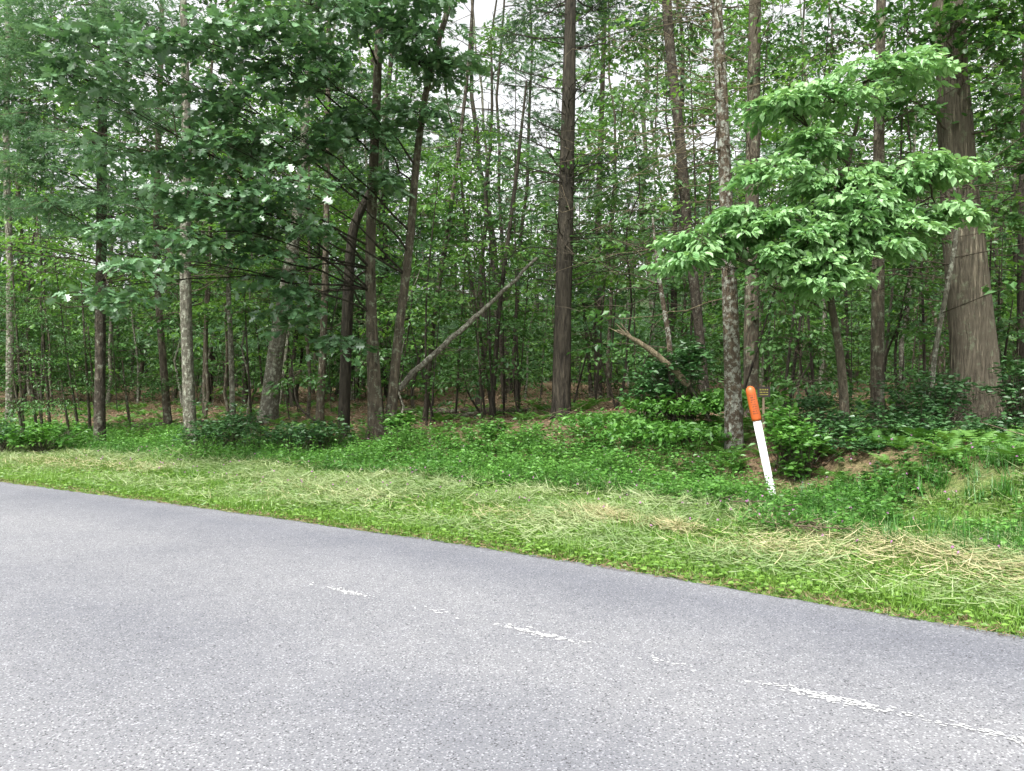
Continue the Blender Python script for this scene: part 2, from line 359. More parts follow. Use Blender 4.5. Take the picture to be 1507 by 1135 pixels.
foliage(mb,LR,np.concatenate([pa[6:],pb[8:]]),T_OAK,M_OAK,.18,20,.6,B_DARK,2.0,br=.026)
mb.build('oak_tree')
# dogwood
mb=MB(); pd,_=trunk(mb,[(1247,612),(1238,530),(1228,470),(1216,425),(1226,350),(1250,230),(1275,110)],11.2,[14,12,11,10,8,6,3],B_BRN,10,1.3)
p2,r2=resample([P(1216,430,11.2),P(1240,390,11.1),P(1300,330,10.9),P(1370,290,10.8)],[.035,.028,.02,.01],12); tube(mb,p2,r2,8,B_BRN)
DR=[(1040,350,66,18,10.6),(1005,378,38,10,10.5),(1090,318,60,18,10.6),(1180,330,80,26,10.6),(1265,300,88,26,10.6),(1330,250,78,20,10.7),(1388,312,48,13,10.6),(1230,262,74,18,10.7),(1200,385,48,26,10.5),(1258,360,75,22,10.5),(1295,105,78,14,10.8),(1220,142,78,14,10.8),(1150,155,52,12,10.8),(1345,88,32,10,10.8),(1190,208,58,15,10.8),(1130,250,48,14,10.7),(1375,245,48,12,10.6),(1215,412,40,13,10.5),(1140,370,50,16,10.6),(1320,335,60,16,10.6)]
foliage(mb,DR,np.concatenate([pd[8:],p2[3:]]),T_OVAL,M_DOG,.128,34,.40,B_BRN,5.2,.35,.5,.4,br=.016)
mb.build('dogwood_tree')
# lichen-covered trunk with dead limbs
mb=MB(); pt,_=trunk(mb,[(1081,645),(1077,520),(1072,390),(1066,250),(1060,120),(1053,0),(1045,-200)],12,[27,23,21,19,17,15,12],B_LICH,16,1.25,50)
bare(mb,pt,36,3.0,8,(.8,3.2),B_DEAD,-.02,.011,side=math.pi*.98,sub=11); bare(mb,pt,20,3.2,8,(.6,2.0),B_TWIG,.05,.011)
mb.build('pine_tree')
# dark pine in the middle
mb=MB(); pt,_=trunk(mb,[(825,597),(828,470),(831,350),(835,200),(838,80),(840,-60),(842,-200)],18.5,[28,25,23,21,18,15,12],B_DARK,14,1.3,40)
bare(mb,pt,90,3.8,11,(.8,3.6),B_DARK,.12,.016,sub=9)
foliage(mb,[(800,40,80,20,20),(900,10,90,20,20),(850,-20,160,30,21),(780,180,60,14,19),(900,240,60,14,19)],pt,T_PINE,M_PIND,.2,20,.7,B_DARK,1.2)
mb.build('pine_tree')
# left conifers
mb=MB(); pt,_=trunk(mb,[(146,630),(148,500),(150,350),(152,200),(154,60),(156,-120)],17.5,[16,15,14,13,11,8],B_PINE,10,1.2)
bare(mb,pt,50,3.2,9.5,(1.0,4),B_TWIG,.2,.015,sub=7)
foliage(mb,[(60,50,110,30,16.5),(40,140,90,30,16.5),(110,220,70,24,16.5),(190,290,60,24,17),(30,240,70,26,16.5),(200,170,70,24,17),(60,300,80,18,17),(210,30,80,26,17),(110,-10,120,30,16.5),(20,90,60,26,16.5),(120,110,70,24,17),(20,190,60,22,16.5),(150,340,60,18,17)],pt[8:],T_PINE,M_PIN,.2,30,.75,B_TWIG,1.7,br=.02)
mb.build('white_pine_tree')
mb=MB(); pt,_=trunk(mb,[(281,625),(276,520),(273,420),(274,300),(276,180),(272,40),(270,-100)],16.5,[19,17,16,15,13,10,8],B_GREY,12,1.2)
bare(mb,pt,36,2.8,9,(.8,3),B_TWIG,.2,.014,sub=6)
foliage(mb,[(250,470,70,16,18),(210,120,80,25,19),(210,220,60,25,19)],pt[3:],T_SIMPLE,M_UND,.12,24,.6,B_TWIG,1.3,br=.02)
mb.build('birch_tree')
# other individually visible trunks
OT=[('birch_tree',[(14,560),(16,400),(10,230),(14,60),(16,-80)],24,[11,10,9,8,7],B_GREY,30),
('beech_tree',[(248,605),(238,500),(230,400),(232,250),(240,60),(240,-60)],20,[12,10,9,8,7,6],B_BRN,30),
('oak_tree',[(393,590),(408,500),(428,390),(445,260),(455,100),(460,-80)],22,[28,23,18,13,9,6],B_GREY,40),
('maple_tree',[(1105,600),(1106,450),(1106,300),(1108,150),(1110,0),(1111,-160)],16,[22,20,19,18,17,15],B_BRN,24),
('maple_tree',[(1291,640),(1291,500),(1292,370),(1292,200),(1294,60),(1296,-120)],13,[20,19,18,16,14,12],B_BRN,24),
('maple_tree',[(1040,600),(1025,450),(1010,330),(1000,200),(985,80),(975,-80)],19,[14,14,15,15,15,13],B_PINE,22),
('birch_tree',[(992,590),(985,500),(968,400),(960,320)],14,[9,8,6,3],B_LICH,3),
('maple_tree',[(1365,620),(1375,520),(1392,430),(1408,345),(1402,250)],12,[8,7,7,6,3],B_GREY,6),
('hemlock_tree',[(880,590),(880,450),(880,330),(884,200),(890,0)],28,[12,11,10,8,6],B_PINE,30),
('hemlock_tree',[(625,600),(640,450),(668,280),(690,100),(700,-60)],21,[8,7,6,5,4],B_PINE,30),
('maple_tree',[(722,600),(735,450),(760,260),(775,120)],20,[8,7,6,3],B_DARK,14),
('maple_tree',[(1504,600),(1503,400),(1506,200),(1509,0)],15,[14,13,12,10],B_DARK,24),
('hemlock_tree',[(343,600),(340,500),(335,400),(340,200),(345,0)],20,[8,8,7,5,4],B_GREY,30),
('hemlock_tree',[(470,600),(478,450),(482,250),(485,0)],21,[12,10,8,6],B_BRN,36)]
for nm,pts,dd,w,bk,ns in OT:
    mb=MB(); pt,_=trunk(mb,pts,dd,w,bk,10,1.25); top=pt[-1,2]
    bare(mb,pt,20,min(3,top-1.5),min(top,11),(.8,2.8),B_TWIG,.2,.012,sub=6)
    ksel=rng.integers(len(pt)//3,len(pt),ns); c=pt[ksel]; a=rng.uniform(0,6.28,ns); d=np.stack([np.cos(a),np.sin(a),np.full(ns,.1)],1)
    L=rng.uniform(.8,2.4,ns); e=c+d*L[:,None]; sticks(mb,c,e,.012,.005,B_TWIG)
    if nm=='hemlock_tree': spray(mb,e,d,1.0,.5,24,.2,T_PINE,M_PIND,.3,B_TWIG)
    else: spray(mb,e,d,.9,.5,24,.12+.002*dd,T_SIMPLE,M_BR if rng.random()<.5 else M_MAP,.25,B_TWIG)
    mb.build(nm)

# mid-distance leafy saplings that fill the gaps between trunks
mb=MB()
MR=[(700,200,60,30,22),(760,60,60,30,22),(650,250,50,24,19),(720,370,80,20,20),(690,430,60,18,20),(740,480,60,16,20),(930,60,70,30,22),(1010,40,80,40,20),(900,400,60,20,22),(760,540,60,20,20),(680,560,50,13,20),(590,440,50,24,20),(930,300,60,26,24),(1150,430,70,35,15),(1170,500,60,30,15),(1340,470,60,40,15),(1350,380,60,40,15),(1470,420,30,40,15),(1130,60,70,30,18),(1220,40,80,40,16),(1330,30,60,40,16),(1330,160,50,40,16),(960,520,60,14,18),(360,460,60,20,19),(340,400,60,24,20),(80,400,90,26,20),(60,350,70,24,21),(1200,560,60,18,14),(1330,560,60,18,14),(1200,240,70,40,15.5),(1300,420,60,30,14.5),(1180,120,70,40,16),(1460,330,40,30,15),(620,330,60,26,21),(1490,480,40,40,14.5),(550,520,60,16,20),(860,500,50,14,20),(1440,540,60,20,14.6),(430,560,50,12,19)]
for q in MR:
    mt=M_BR if q[0]<1050 and q[1]<420 and rng.random()<.7 else M_MAP
    dd=q[4]; x=P(q[0],q[1],dd)
    g=np.array([x[0]+rng.normal(0,.5),x[1]+rng.uniform(0,1.0),0]); g[2]=H(g[0],g[1])-.05
    pts,r=resample([g,(g+x)/2+rng.normal(0,.15,3),x+UP*.5],[.035,.025,.008],12); tube(mb,pts,r,6,B_DARK)
    foliage(mb,[q],pts[5:],T_SIMPLE,mt,.13,24,.65,B_TWIG,1.25,br=.015)
mb.build('maple_saplings')

# slender broadleaf trees behind the forest edge
mb=MB(); nb=0
while nb<44:
    dd=rng.uniform(19.5,36); u=rng.uniform(-.8,.8); x=u*dd
    if S(x,dd)<9: continue
    nb+=1; g=np.array([x,dd,H(x,dd)-.1]); hgt=rng.uniform(6,17); ln=rng.normal(0,.09,2); t=np.linspace(0,1,12)
    path=g+np.stack([ln[0]*hgt*t,ln[1]*hgt*t,hgt*t],1); path[:,:2]+=np.cumsum(rng.normal(0,.1,(12,2)),0)
    tube(mb,path,rng.uniform(.03,.08)*(1-.75*t),6,[B_DARK,B_BRN,B_GREY][rng.integers(0,3)])
    nc=int(hgt*.7)+3
    mt=[M_BR,M_MAP,M_BR,M_FAR][rng.integers(0,4)]
    for _ in range(nc):
        i0=rng.integers(3,12); a=rng.uniform(0,6.28); L=rng.uniform(.3,2.2)*(1.2-t[i0]*.6); C=path[i0]+np.array([math.cos(a),math.sin(a),rng.uniform(0,.4)])*L
        sticks(mb,path[i0][None],C[None],.018,.008,B_DARK)
        ns=rng.integers(7,14); c=C+rng.normal(0,1,(ns,3))*np.array([.55,.55,.22]); d=c-path[i0]; d[:,2]*=.2; sticks(mb,np.repeat(C[None],ns,0),c,.006,.003,B_TWIG)
        spray(mb,c-nz(d)*.3,d,.75,.5,18,.11+.003*dd,T_SIMPLE,mt,.25)
    bare(mb,path,6,2,9,(.8,2.6),B_TWIG,.2,.013,sub=4)
mb.build('broadleaf_trees')

# hemlock boughs low on the left
mb=MB()
for (a,b,rw,rh,dd) in [(60,470,90,20,18),(40,520,80,20,18),(130,510,60,18,19),(50,560,80,16,18),(180,560,60,14,19),(120,440,70,18,19),(20,590,60,14,17),(240,555,50,14,20),(90,590,60,12,18),(20,440,60,18,18)]:
    x=P(a,b,dd); g=np.array([x[0],x[1]+.4,H(x[0],x[1]+.4)-.05]); pts,r=resample([g,x+UP*.5],[.04,.015],8); tube(mb,pts,r,6,B_BRN)
    foliage(mb,[(a,b,rw,rh,dd)],pts[3:],T_SIMPLE,M_UND,.065,60,.7,B_TWIG,1.3,.3,.45,.25,br=.012)
mb.build('hemlock_tree')

# ------------------------------------------------------------------ background forest mass
mb=MB(); nb=0
while nb<150:
    dd=rng.uniform(25,74); u=rng.uniform(-.85,.85); x=u*dd; thin=(-.12<u<.2)
    nb+=1; g=np.array([x,dd,H(x,dd)-.1]); hgt=rng.uniform(11,24); lean=rng.normal(0,.06,2)
    rad=rng.uniform(.04,.12) if rng.random()<.8 else rng.uniform(.14,.3)
    t=np.linspace(0,1,12); path=g+np.stack([lean[0]*hgt*t,lean[1]*hgt*t,hgt*t],1); path[:,:2]+=np.cumsum(rng.normal(0,.14,(12,2)),0)
    bk=[B_DARK,B_BRN,B_DARK,B_PINE,B_GREY][rng.integers(0,5)]
    tube(mb,path,rad*(1-.7*t)*(1+.3*np.exp(-t*30)),7,bk)
    nc=rng.integers(5,9) if thin else rng.integers(10,17)
    if rng.random()<.35: mt,T,zs=[M_PIN,M_PIND][rng.integers(0,2)],T_PINE,.32
    else: mt,T,zs=[M_FAR,M_BR,M_FAR,M_MAP][rng.integers(0,4)],T_SIMPLE,.15
    for _ in range(nc):
        ht=rng.uniform(.15,1); i0=min(11,int(ht*11)); a=rng.uniform(0,6.28); L=rng.uniform(.4,3.2)*(1.25-ht*.6); C=path[i0]+np.array([math.cos(a),math.sin(a),rng.uniform(0,.4)])*L
        sticks(mb,path[i0][None],C[None],.025,.01,B_DARK)
        ns=7; c=C+rng.normal(0,1,(ns,3))*np.array([.9,.9,.35]); d=c-path[i0]; d[:,2]*=.2
        spray(mb,c-nz(d)*.4,d,1.3,.5,15 if T is T_SIMPLE else 11,zs+.0042*dd,T,mt,.25)
    kb=rng.integers(8,18); b=g+UP*rng.uniform(2,11,(kb,1)); a=rng.uniform(0,6.28,kb); e=b+np.stack([np.cos(a),np.sin(a),rng.uniform(-.2,.5,kb)],1)*rng.uniform(.5,2.2,(kb,1)); sticks(mb,b,e,.018,.006,B_DARK)
mb.build('background_trees')

mb=MB(); nb=0
while nb<350:
    dd=rng.uniform(17.5,65); u=rng.uniform(-.85,.85); x=u*dd
    if S(x,dd)<9: continue
    nb+=1; g=np.array([x,dd,H(x,dd)-.05]); hgt=rng.uniform(1.2,6.5)
    top=g+np.array([rng.normal(0,.4),rng.normal(0,.4),hgt]); sticks(mb,g[None],top[None],.01+.003*hgt,.006,B_BRN if rng.random()<.5 else B_DARK)
    ns=int(7+hgt*3.8); ht=rng.uniform(.2,1,ns); c=g+(top-g)*ht[:,None]; a=rng.uniform(0,6.28,ns); d=np.stack([np.cos(a),np.sin(a),rng.uniform(-.05,.2,ns)],1)
    L=rng.uniform(.2,1.1,ns); e=c+d*L[:,None]; sticks(mb,c,e,.007,.004,B_TWIG)
    spray(mb,e,d,.6+.006*dd,.5,14,.08+.0036*dd,T_SIMPLE,[M_UND,M_BR,M_UND,M_MAP,M_MAP,M_UND][rng.integers(0,6)],.2)
mb.build('understory_saplings')

# distant woods on the added rise that keeps sky from showing low down
mb=MB(); n=6200
dd=rng.uniform(62,125,n); x=rng.uniform(-1.0,1.0,n)*dd; c=np.stack([x,dd,H(x,dd)+rng.uniform(0,1,n)**1.5*16],1)
a=rng.uniform(0,6.28,n); d=np.stack([np.cos(a),np.sin(a),np.zeros(n)],1)
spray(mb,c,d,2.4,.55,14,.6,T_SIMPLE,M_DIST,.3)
n=300; dd=rng.uniform(60,110,n); x=rng.uniform(-1,1,n)*dd; g=np.stack([x,dd,H(x,dd)-.2],1); e=g+np.stack([rng.normal(0,.9,n),rng.normal(0,.6,n),rng.uniform(12,20,n)],1); sticks(mb,g,e,rng.uniform(.08,.2,n),.05,B_DARK)
mb.build('distant_forest')

# ------------------------------------------------------------------ fallen / leaning logs
mb=MB(); a,b=P(615,540,17),P(790,380,18); pts,r=resample([a+np.array([-.4,-.1,-.5]),a,(a+b)/2+np.array([0,0,-.08]),b],[.075,.068,.06,.032],20); pts[1:-1]+=rng.normal(0,.015,(18,3)); tube(mb,pts,r,10,B_GREY,.05)
bare(mb,pts,9,1,9,(.3,.9),B_BRN,.2,.012,sub=2); mb.build('fallen_tree')
mb=MB(); a,b=P(908,486,13.6),P(985,538,13.6); pts,r=resample([a,(a+b)/2+UP*.05,b,b+np.array([.35,0,-.35])],[.022,.05,.06,.065],16); pts[1:-1]+=rng.normal(0,.008,(14,3)); tube(mb,pts,r,10,B_DEAD,.09)
e=P(912,484,13.6); sticks(mb,np.array([pts[3],pts[3],pts[2]]),np.array([e+[.0,0,.12],e+[-.2,0,.02],e+[-.08,0,.1]]),.025,.005,B_DEAD)
sticks(mb,pts[-1][None],(pts[-1]+np.array([.5,.1,-.8]))[None],.06,.05,B_BRN); mb.build('broken_log')
mb=MB()
for (a,b,dd,L,an) in [(680,596,24,2.2,.1),(610,590,26,2.6,-.3),(240,612,20,1.8,.2),(330,598,21,2.2,-.1),(980,590,17,1.5,.5),(1340,612,13.5,1.6,.15),(720,596,22,2.4,-.2)]:
    c=P(a,b,dd); c[2]=H(c[0],c[1])+.07; dv=np.array([math.cos(an),math.sin(an),0])*L/2; e0=c-dv;e1=c+dv; e0[2]=H(e0[0],e0[1])+.06; e1[2]=H(e1[0],e1[1])+.06
    pts,r=resample([e0,c,e1],[.08,.075,.05],12); tube(mb,pts,r,9,B_BRN,.06)
mb.build('fallen_logs')

# ------------------------------------------------------------------ undergrowth
def scatter(n,x0,x1,s0,s1,dmin=5,pw=1.3,ref=7,clear=.3):
    x=rng.uniform(x0,x1,n); s=rng.uniform(s0,s1,n); y=ye(x)+s*kk(x); dist=np.hypot(x,y)
    k=(rng.random(n)<np.minimum(1,(ref/np.maximum(dist,1))**pw))&(y>2)&(np.abs(x)<y*.8+2)&(np.hypot(x-3.36,(y-9.7)*.7)>clear)
    x,s,y=x[k],s[k],y[k]; return x,y,s,hs(x,s)
def pn(x,y,f=1.,o=0.):
    return .5+.25*np.sin(x*1.3*f+1.7*np.sin(y*.9*f+o))+.25*np.sin(y*1.7*f+1.3*np.sin(x*1.1*f+2+o))
# grass
mb=MB()
x,y,s,z=scatter(430000,-20,11,-.07,3.9,pw=1.15,ref=8,clear=0); n=len(x); a=rng.uniform(0,6.28,n); le=rng.uniform(.4,2.2,n)
hgt=rng.uniform(.04,.14,n)*(.45+.75*pn(x,y,1.6)*pn(x,y,4.3,2)*2); q=pn(x,y,.9,1)*.6+pn(x,y,5.3,.7)*.4
q=q*.75+.35*(s<1.2)-.1
hgt*=np.where(s<.12,.6,1)
d=np.stack([np.cos(a)*le,np.sin(a)*le,np.ones(n)],1)
leaves(mb,np.stack([x,y,z-.004],1),d,np.stack([np.cos(a),np.sin(a),np.full(n,.2)],1)*-1,hgt,T_BLADE,M_GR,clump=np.clip(q+rng.normal(0,.25,n),0,1),wid=rng.uniform(.005,.012,n))
k=rng.random(n)<.22; m=k.sum(); a2=rng.uniform(0,6.28,m)
leaves(mb,np.stack([x[k],y[k],z[k]+rng.uniform(.01,.08,m)],1),np.stack([np.cos(a2),np.sin(a2),np.full(m,.2)],1),UP+rng.normal(0,.35,(m,3)),rng.uniform(.03,.065,m),T_OVAL,M_GR,clump=rng.random(m))
mb.build('grass')
# clippings left by the mower
mb=MB()
x,y,s,z=scatter(320000,-20,11,.15,4.8,pw=1.2,ref=8,clear=0); pz=pn(x,y,.8,3)*.5+pn(x,y,2.3,.4)*.5
k=(rng.random(len(x))<np.exp(-((s-2.1)/1.5)**2)*np.clip(pz*2.2-.45,0,1)*1.2); x,y,s,z=x[k],y[k],s[k],z[k]; n=len(x); a=rng.normal(-.6,.9,n)+rng.choice([0,3.14],n)
leaves(mb,np.stack([x,y,z+rng.uniform(.03,.12,n)],1),np.stack([np.cos(a),np.sin(a),rng.normal(0,.22,n)],1),UP+rng.normal(0,.5,(n,3)),rng.uniform(.08,.26,n),T_BLADE,M_CLIP,clump=pn(x,y,2,1),wid=rng.uniform(.004,.010,n))
mb.build('grass_clippings')
mb=MB()
for (x0,y0,x1,y1,m,w) in [(.7,8.9,1.7,7.7,1600,.10),(1.9,7.2,3.3,6.6,900,.26),(2.9,7.7,4.6,5.6,1300,.22),(3.2,6.3,5.5,4.6,1100,.3),(-9.5,14.6,-6.0,12.9,1100,.3),(-.6,8.9,.5,8.4,300,.2),(4.0,6.9,6,4.9,600,.3),(-4,11,-1,9.3,400,.4),(2.6,9.2,2.8,7.3,450,.12)]:
    t=rng.random(m); xx=x0+(x1-x0)*t+rng.normal(0,w,m)+.12*np.sin(t*9); yy=y0+(y1-y0)*t+rng.normal(0,w,m); ang=math.atan2(y1-y0,x1-x0)+rng.normal(0,.7,m)+rng.choice([0,3.14],m)
    leaves(mb,np.stack([xx,yy,H(xx,yy)+rng.uniform(.03,.13,m)],1),np.stack([np.cos(ang),np.sin(ang),rng.normal(0,.15,m)],1),UP+rng.normal(0,.4,(m,3)),rng.uniform(.08,.26,m),T_BLADE,M_HAY,clump=rng.random(m),wid=rng.uniform(.004,.009,m))
x,y,s,z=scatter(9000,-20,9,-.12,.16,pw=1,ref=8); n=len(x); a=rng.uniform(0,6.28,n)
leaves(mb,np.stack([x,y,np.maximum(z,0)+rng.uniform(.004,.02,n)],1),np.stack([np.cos(a),np.sin(a),rng.normal(0,.1,n)],1),UP+rng.normal(0,.3,(n,3)),rng.uniform(.03,.09,n),T_BLADE,M_LIT,wid=rng.uniform(.004,.01,n))
mb.build('straw')
# weeds
mb=MB()
def weeds(n0,x0,x1,s0,s1,hr,nl,lsz,mat,T=T_SIMPLE,pw=1.0,stem=True,thr=None):
    x,y,s,z=scatter(n0,x0,x1,s0,s1,pw=pw,ref=10,clear=.42)
    if thr is not None:
        k=pn(x,y,.9,4)*.6+pn(x,y,2.1,1)*.4+rng.normal(0,.1,len(x))>thr; x,y,s,z=x[k],y[k],s[k],z[k]
    n=len(x)
    hh=rng.uniform(*hr,n)*(.5+pn(x,y,1.4,5)*pn(x,y,3.7,1)*1.6); ln=rng.normal(0,.18,(n,2))
    b=np.stack([x,y,z-.01],1); tp=b+np.stack([ln[:,0]*hh,ln[:,1]*hh,hh],1)
    if stem: sticks(mb,b,tp,.003,.002,mat)
    t=rng.uniform(.2,1,(n,nl)); a=rng.uniform(0,6.28,(n,nl)); pos=b[:,None]+(tp-b)[:,None]*t[...,None]
    dv=np.stack([np.cos(a),np.sin(a),rng.uniform(-.3,.5,(n,nl))],-1); nr=UP+rng.normal(0,.4,(n,nl,3))
    leaves(mb,(pos+dv*.02).reshape(-1,3),dv.reshape(-1,3),nr.reshape(-1,3),lsz*rng.uniform(.6,1.3,n*nl),T,mat,clump=np.repeat(np.clip(pn(x,y,1.1,2)+rng.normal(0,.25,n),0,1),nl))
weeds(15000,-20,3.4,2.8,5.3,(.10,.34),9,.06,M_WEED)
weeds(4000,-20,3.4,4.0,5.7,(.15,.42),12,.07,M_WEED,T_OVAL,thr=.45)
weeds(5500,2.4,11,1.9,4.6,(.10,.34),10,.06,M_WEED,T_OVAL,thr=.38)
weeds(1800,2.4,11,3.8,7,(.06,.22),8,.08,M_UND,T_OVAL,thr=.5)
weeds(3000,-20,12,5.5,12,(.06,.28),7,.08,M_UND,T_OVAL,thr=.62)
weeds(4000,-24,24,9,34,(.08,.4),7,.13,M_UND,T_OVAL,pw=.5,thr=.62)
for (a,b,rw,rh,dd,m) in [(900,622,90,8,14,800),(1000,600,90,12,14,1200),(1080,588,80,10,14,900),(980,640,110,10,12.5,1200),(1130,600,30,20,11.9,250)]:
    C=P(a,b,dd); q=nz(rng.normal(0,1,(m,3)))*(rng.random((m,1))**.4)*np.array([rw*dd/F,1.1,rh*dd/F]); p=C+q
    p[:,2]=np.clip(p[:,2],H(p[:,0],p[:,1])+.05,H(p[:,0],p[:,1])+.6)+rng.uniform(0,.12,m)
    leaves(mb,p,rng.normal(0,1,(m,3))*np.array([1,1,.4])-UP*.2,UP+rng.normal(0,.35,(m,3)),rng.uniform(.07,.14,m),T_OVAL,M_WEED,clump=rng.random(m)*.8)
mb.build('weeds')
# ferns on the bank and under the trees
mb=MB()
x,y,s,z=scatter(260,2.6,11,4.0,8,pw=.3,ref=12,clear=.7); x2,y2,s2,z2=scatter(420,-18,12,5.6,16,pw=.3,ref=12)
x=np.concatenate([x,x2]);y=np.concatenate([y,y2]);z=np.concatenate([z,z2]); n=len(x); m=8
a=np.linspace(0,6.28,m,endpoint=False)[None]+rng.uniform(0,6.28,(n,1))+rng.normal(0,.2,(n,m)); el=rng.uniform(.35,1.0,(n,m))
dv=np.stack([np.cos(a),np.sin(a),el],-1); pos=np.repeat(np.stack([x,y,z],1),m,0)
leaves(mb,pos,dv.reshape(-1,3),-np.stack([np.cos(a)*el,np.sin(a)*el,-np.ones_like(a)],-1).reshape(-1,3),np.repeat(rng.uniform(.22,.45,n),m)*rng.uniform(.8,1.1,n*m),T_FERN,M_FERN,clump=np.repeat(rng.random(n),m))
mb.build('ferns')
# arching tall grass on the right bank
mb=MB()
x,y,s,z=scatter(3200,-12,12,1.9,4.4,pw=.9,ref=10,clear=.45); k=((x>2.6)|(rng.random(len(x))<.35)&(s>2.8))&(pn(x,y,1.7,2)>.35); x,y,z=x[k],y[k],z[k]; 
m=16; n=len(x); a=rng.uniform(0,6.28,(n,m)); le=rng.uniform(.3,1.5,(n,m)); d=np.stack([np.cos(a)*le,np.sin(a)*le,np.ones((n,m))],-1)
pos=np.stack([x,y,z-.01],1)[:,None]+rng.normal(0,.04,(n,m,3))*np.array([1,1,0])
leaves(mb,pos.reshape(-1,3),d.reshape(-1,3),-np.stack([np.cos(a),np.sin(a),np.full((n,m),.2)],-1).reshape(-1,3),rng.uniform(.12,.32,n*m),T_BLADE,M_TALL,clump=np.repeat(rng.random(n),m),wid=rng.uniform(.008,.016,n*m))
mb.build('tall_grass')
# shrubs
def shrub(name,blobs,mat,T,size,dens=1.):
    mb=MB()
    for (a,b,rw,rh,dd) in blobs:
        C=P(a,b,dd); g=np.array([C[0],C[1],H(C[0],C[1])-.03]); n=int(70*dens*rw*rh/900)+12
        q=rng.normal(0,.62,(n,3))*np.array([rw*dd/F,rw*dd/F*.9,rh*dd/F]); e=C+q; e[:,2]=np.maximum(e[:,2],g[2]+.06)
        mid=(g+e)/2+rng.normal(0,.05,(n,3)); mid[:,2]=np.maximum(mid[:,2],g[2]); sticks(mb,np.repeat(g[None],n,0)+rng.normal(0,.08,(n,3))*np.array([1,1,0]),mid,.008,.006,B_BRN); sticks(mb,mid,e,.006,.004,B_BRN)
        m=13; a2=rng.uniform(0,6.28,(n,m)); dv=np.stack([np.cos(a2),np.sin(a2),rng.uniform(-.2,.5,(n,m))],-1)
        leaves(mb,(e[:,None]+dv*.02+rng.normal(0,.04,(n,m,3))).reshape(-1,3),dv.reshape(-1,3),(UP+rng.normal(0,.4,(n,m,3))).reshape(-1,3),size*rng.uniform(.7,1.2,n*m),T,mat,clump=np.repeat(rng.random(n),m))
    return mb.build(name)
shrub('laurel_shrub',[(345,622,38,18,15.5),(385,636,34,12,15),(300,636,34,10,15)],M_RHO,T_OVAL,.09)
shrub('laurel_shrub',[(435,640,30,11,14.5),(475,632,26,10,15)],M_RHO,T_OVAL,.09)
shrub('rhododendron_shrub',[(990,545,45,20,14),(1015,525,25,14,14),(960,570,30,10,14)],M_RHO,T_OVAL,.13,.7)
shrub('laurel_shrub',[(1375,580,45,26,12),(1350,605,45,18,11.8),(1495,570,24,34,11.8),(1480,635,34,14,11.2),(1495,660,24,12,10.6)],M_RHO,T_OVAL,.09,.8)
shrub('laurel_shrub',[(1385,632,46,14,11),(1310,620,45,18,11.5),(1230,625,45,14,11),(1200,600,40,20,12),(1270,655,40,10,10.4)],M_RHO,T_OVAL,.085,.7)
shrub('laurel_shrub',[(5,640,26,14,16)],M_RHO,T_OVAL,.09)
shrub('blackberry_shrub',[(1156,625,20,22,10.9),(1180,650,34,16,10.6),(1176,690,14,12,10.6)],M_WEED,T_OVAL,.10,.8)
shrub('sapling_shrub',[(590,622,18,12,15),(725,632,14,8,14.5),(60,640,40,14,16)],M_WEED,T_OVAL,.11)
# litter, twigs on forest floor
mb=MB()
x,y,s,z=scatter(80000,-24,26,4.2,34,pw=.6,ref=10); n=len(x); a=rng.uniform(0,6.28,n)
leaves(mb,np.stack([x,y,z+rng.uniform(.0,.03,n)],1),np.stack([np.cos(a),np.sin(a),rng.normal(0,.3,n)],1),UP+rng.normal(0,.5,(n,3)),rng.uniform(.05,.12,n)*(1+s*.02),T_SIMPLE,M_LIT,clump=rng.random(n))
x,y,s,z=scatter(5500,-24,26,5.0,30,pw=.5,ref=10); n=len(x); a=rng.uniform(0,3.14,n); L=rng.uniform(.2,1.2,n); p=np.stack([x,y,z+.03],1); e=p+np.stack([np.cos(a)*L,np.sin(a)*L,rng.uniform(0,.5,n)*L*rng.random(n)],1)
sticks(mb,p,e,.009,.005,B_DEAD)
mb.build('leaf_litter')
mb=MB(); n=34; t=rng.random(n); p=np.stack([2.62+.2*t+rng.normal(0,.1,n),9.0-1.6*t,np.zeros(n)],1); a=rng.normal(-1.3,.45,n); L=rng.uniform(.2,.6,n)
p[:,2]=H(p[:,0],p[:,1])+.08+rng.random(n)*.09; e=p+np.stack([np.cos(a)*L,np.sin(a)*L,rng.normal(.02,.07,n)],1); sticks(mb,p,e,.011,.005,B_DEAD); mb.build('twig_pile')
# clover flowers
M_CLO=plain('clover_pink',(.45,.2,.4),.7)
mb=MB(); x,y,s,z=scatter(420,-8,9,1.2,5,pw=1,ref=8); n=len(x); p=np.stack([x,y,z+rng.uniform(.12,.26,n)],1)
for kx in range(10):
    leaves(mb,p,rng.normal(0,1,(n,3))+UP*.5,rng.normal(0,1,(n,3)),.016,T_OVAL,M_CLO)
g=p.copy(); g[:,2]=z; sticks(mb,g,p,.002,.0015,M_WEED); mb.build('clover_flowers')

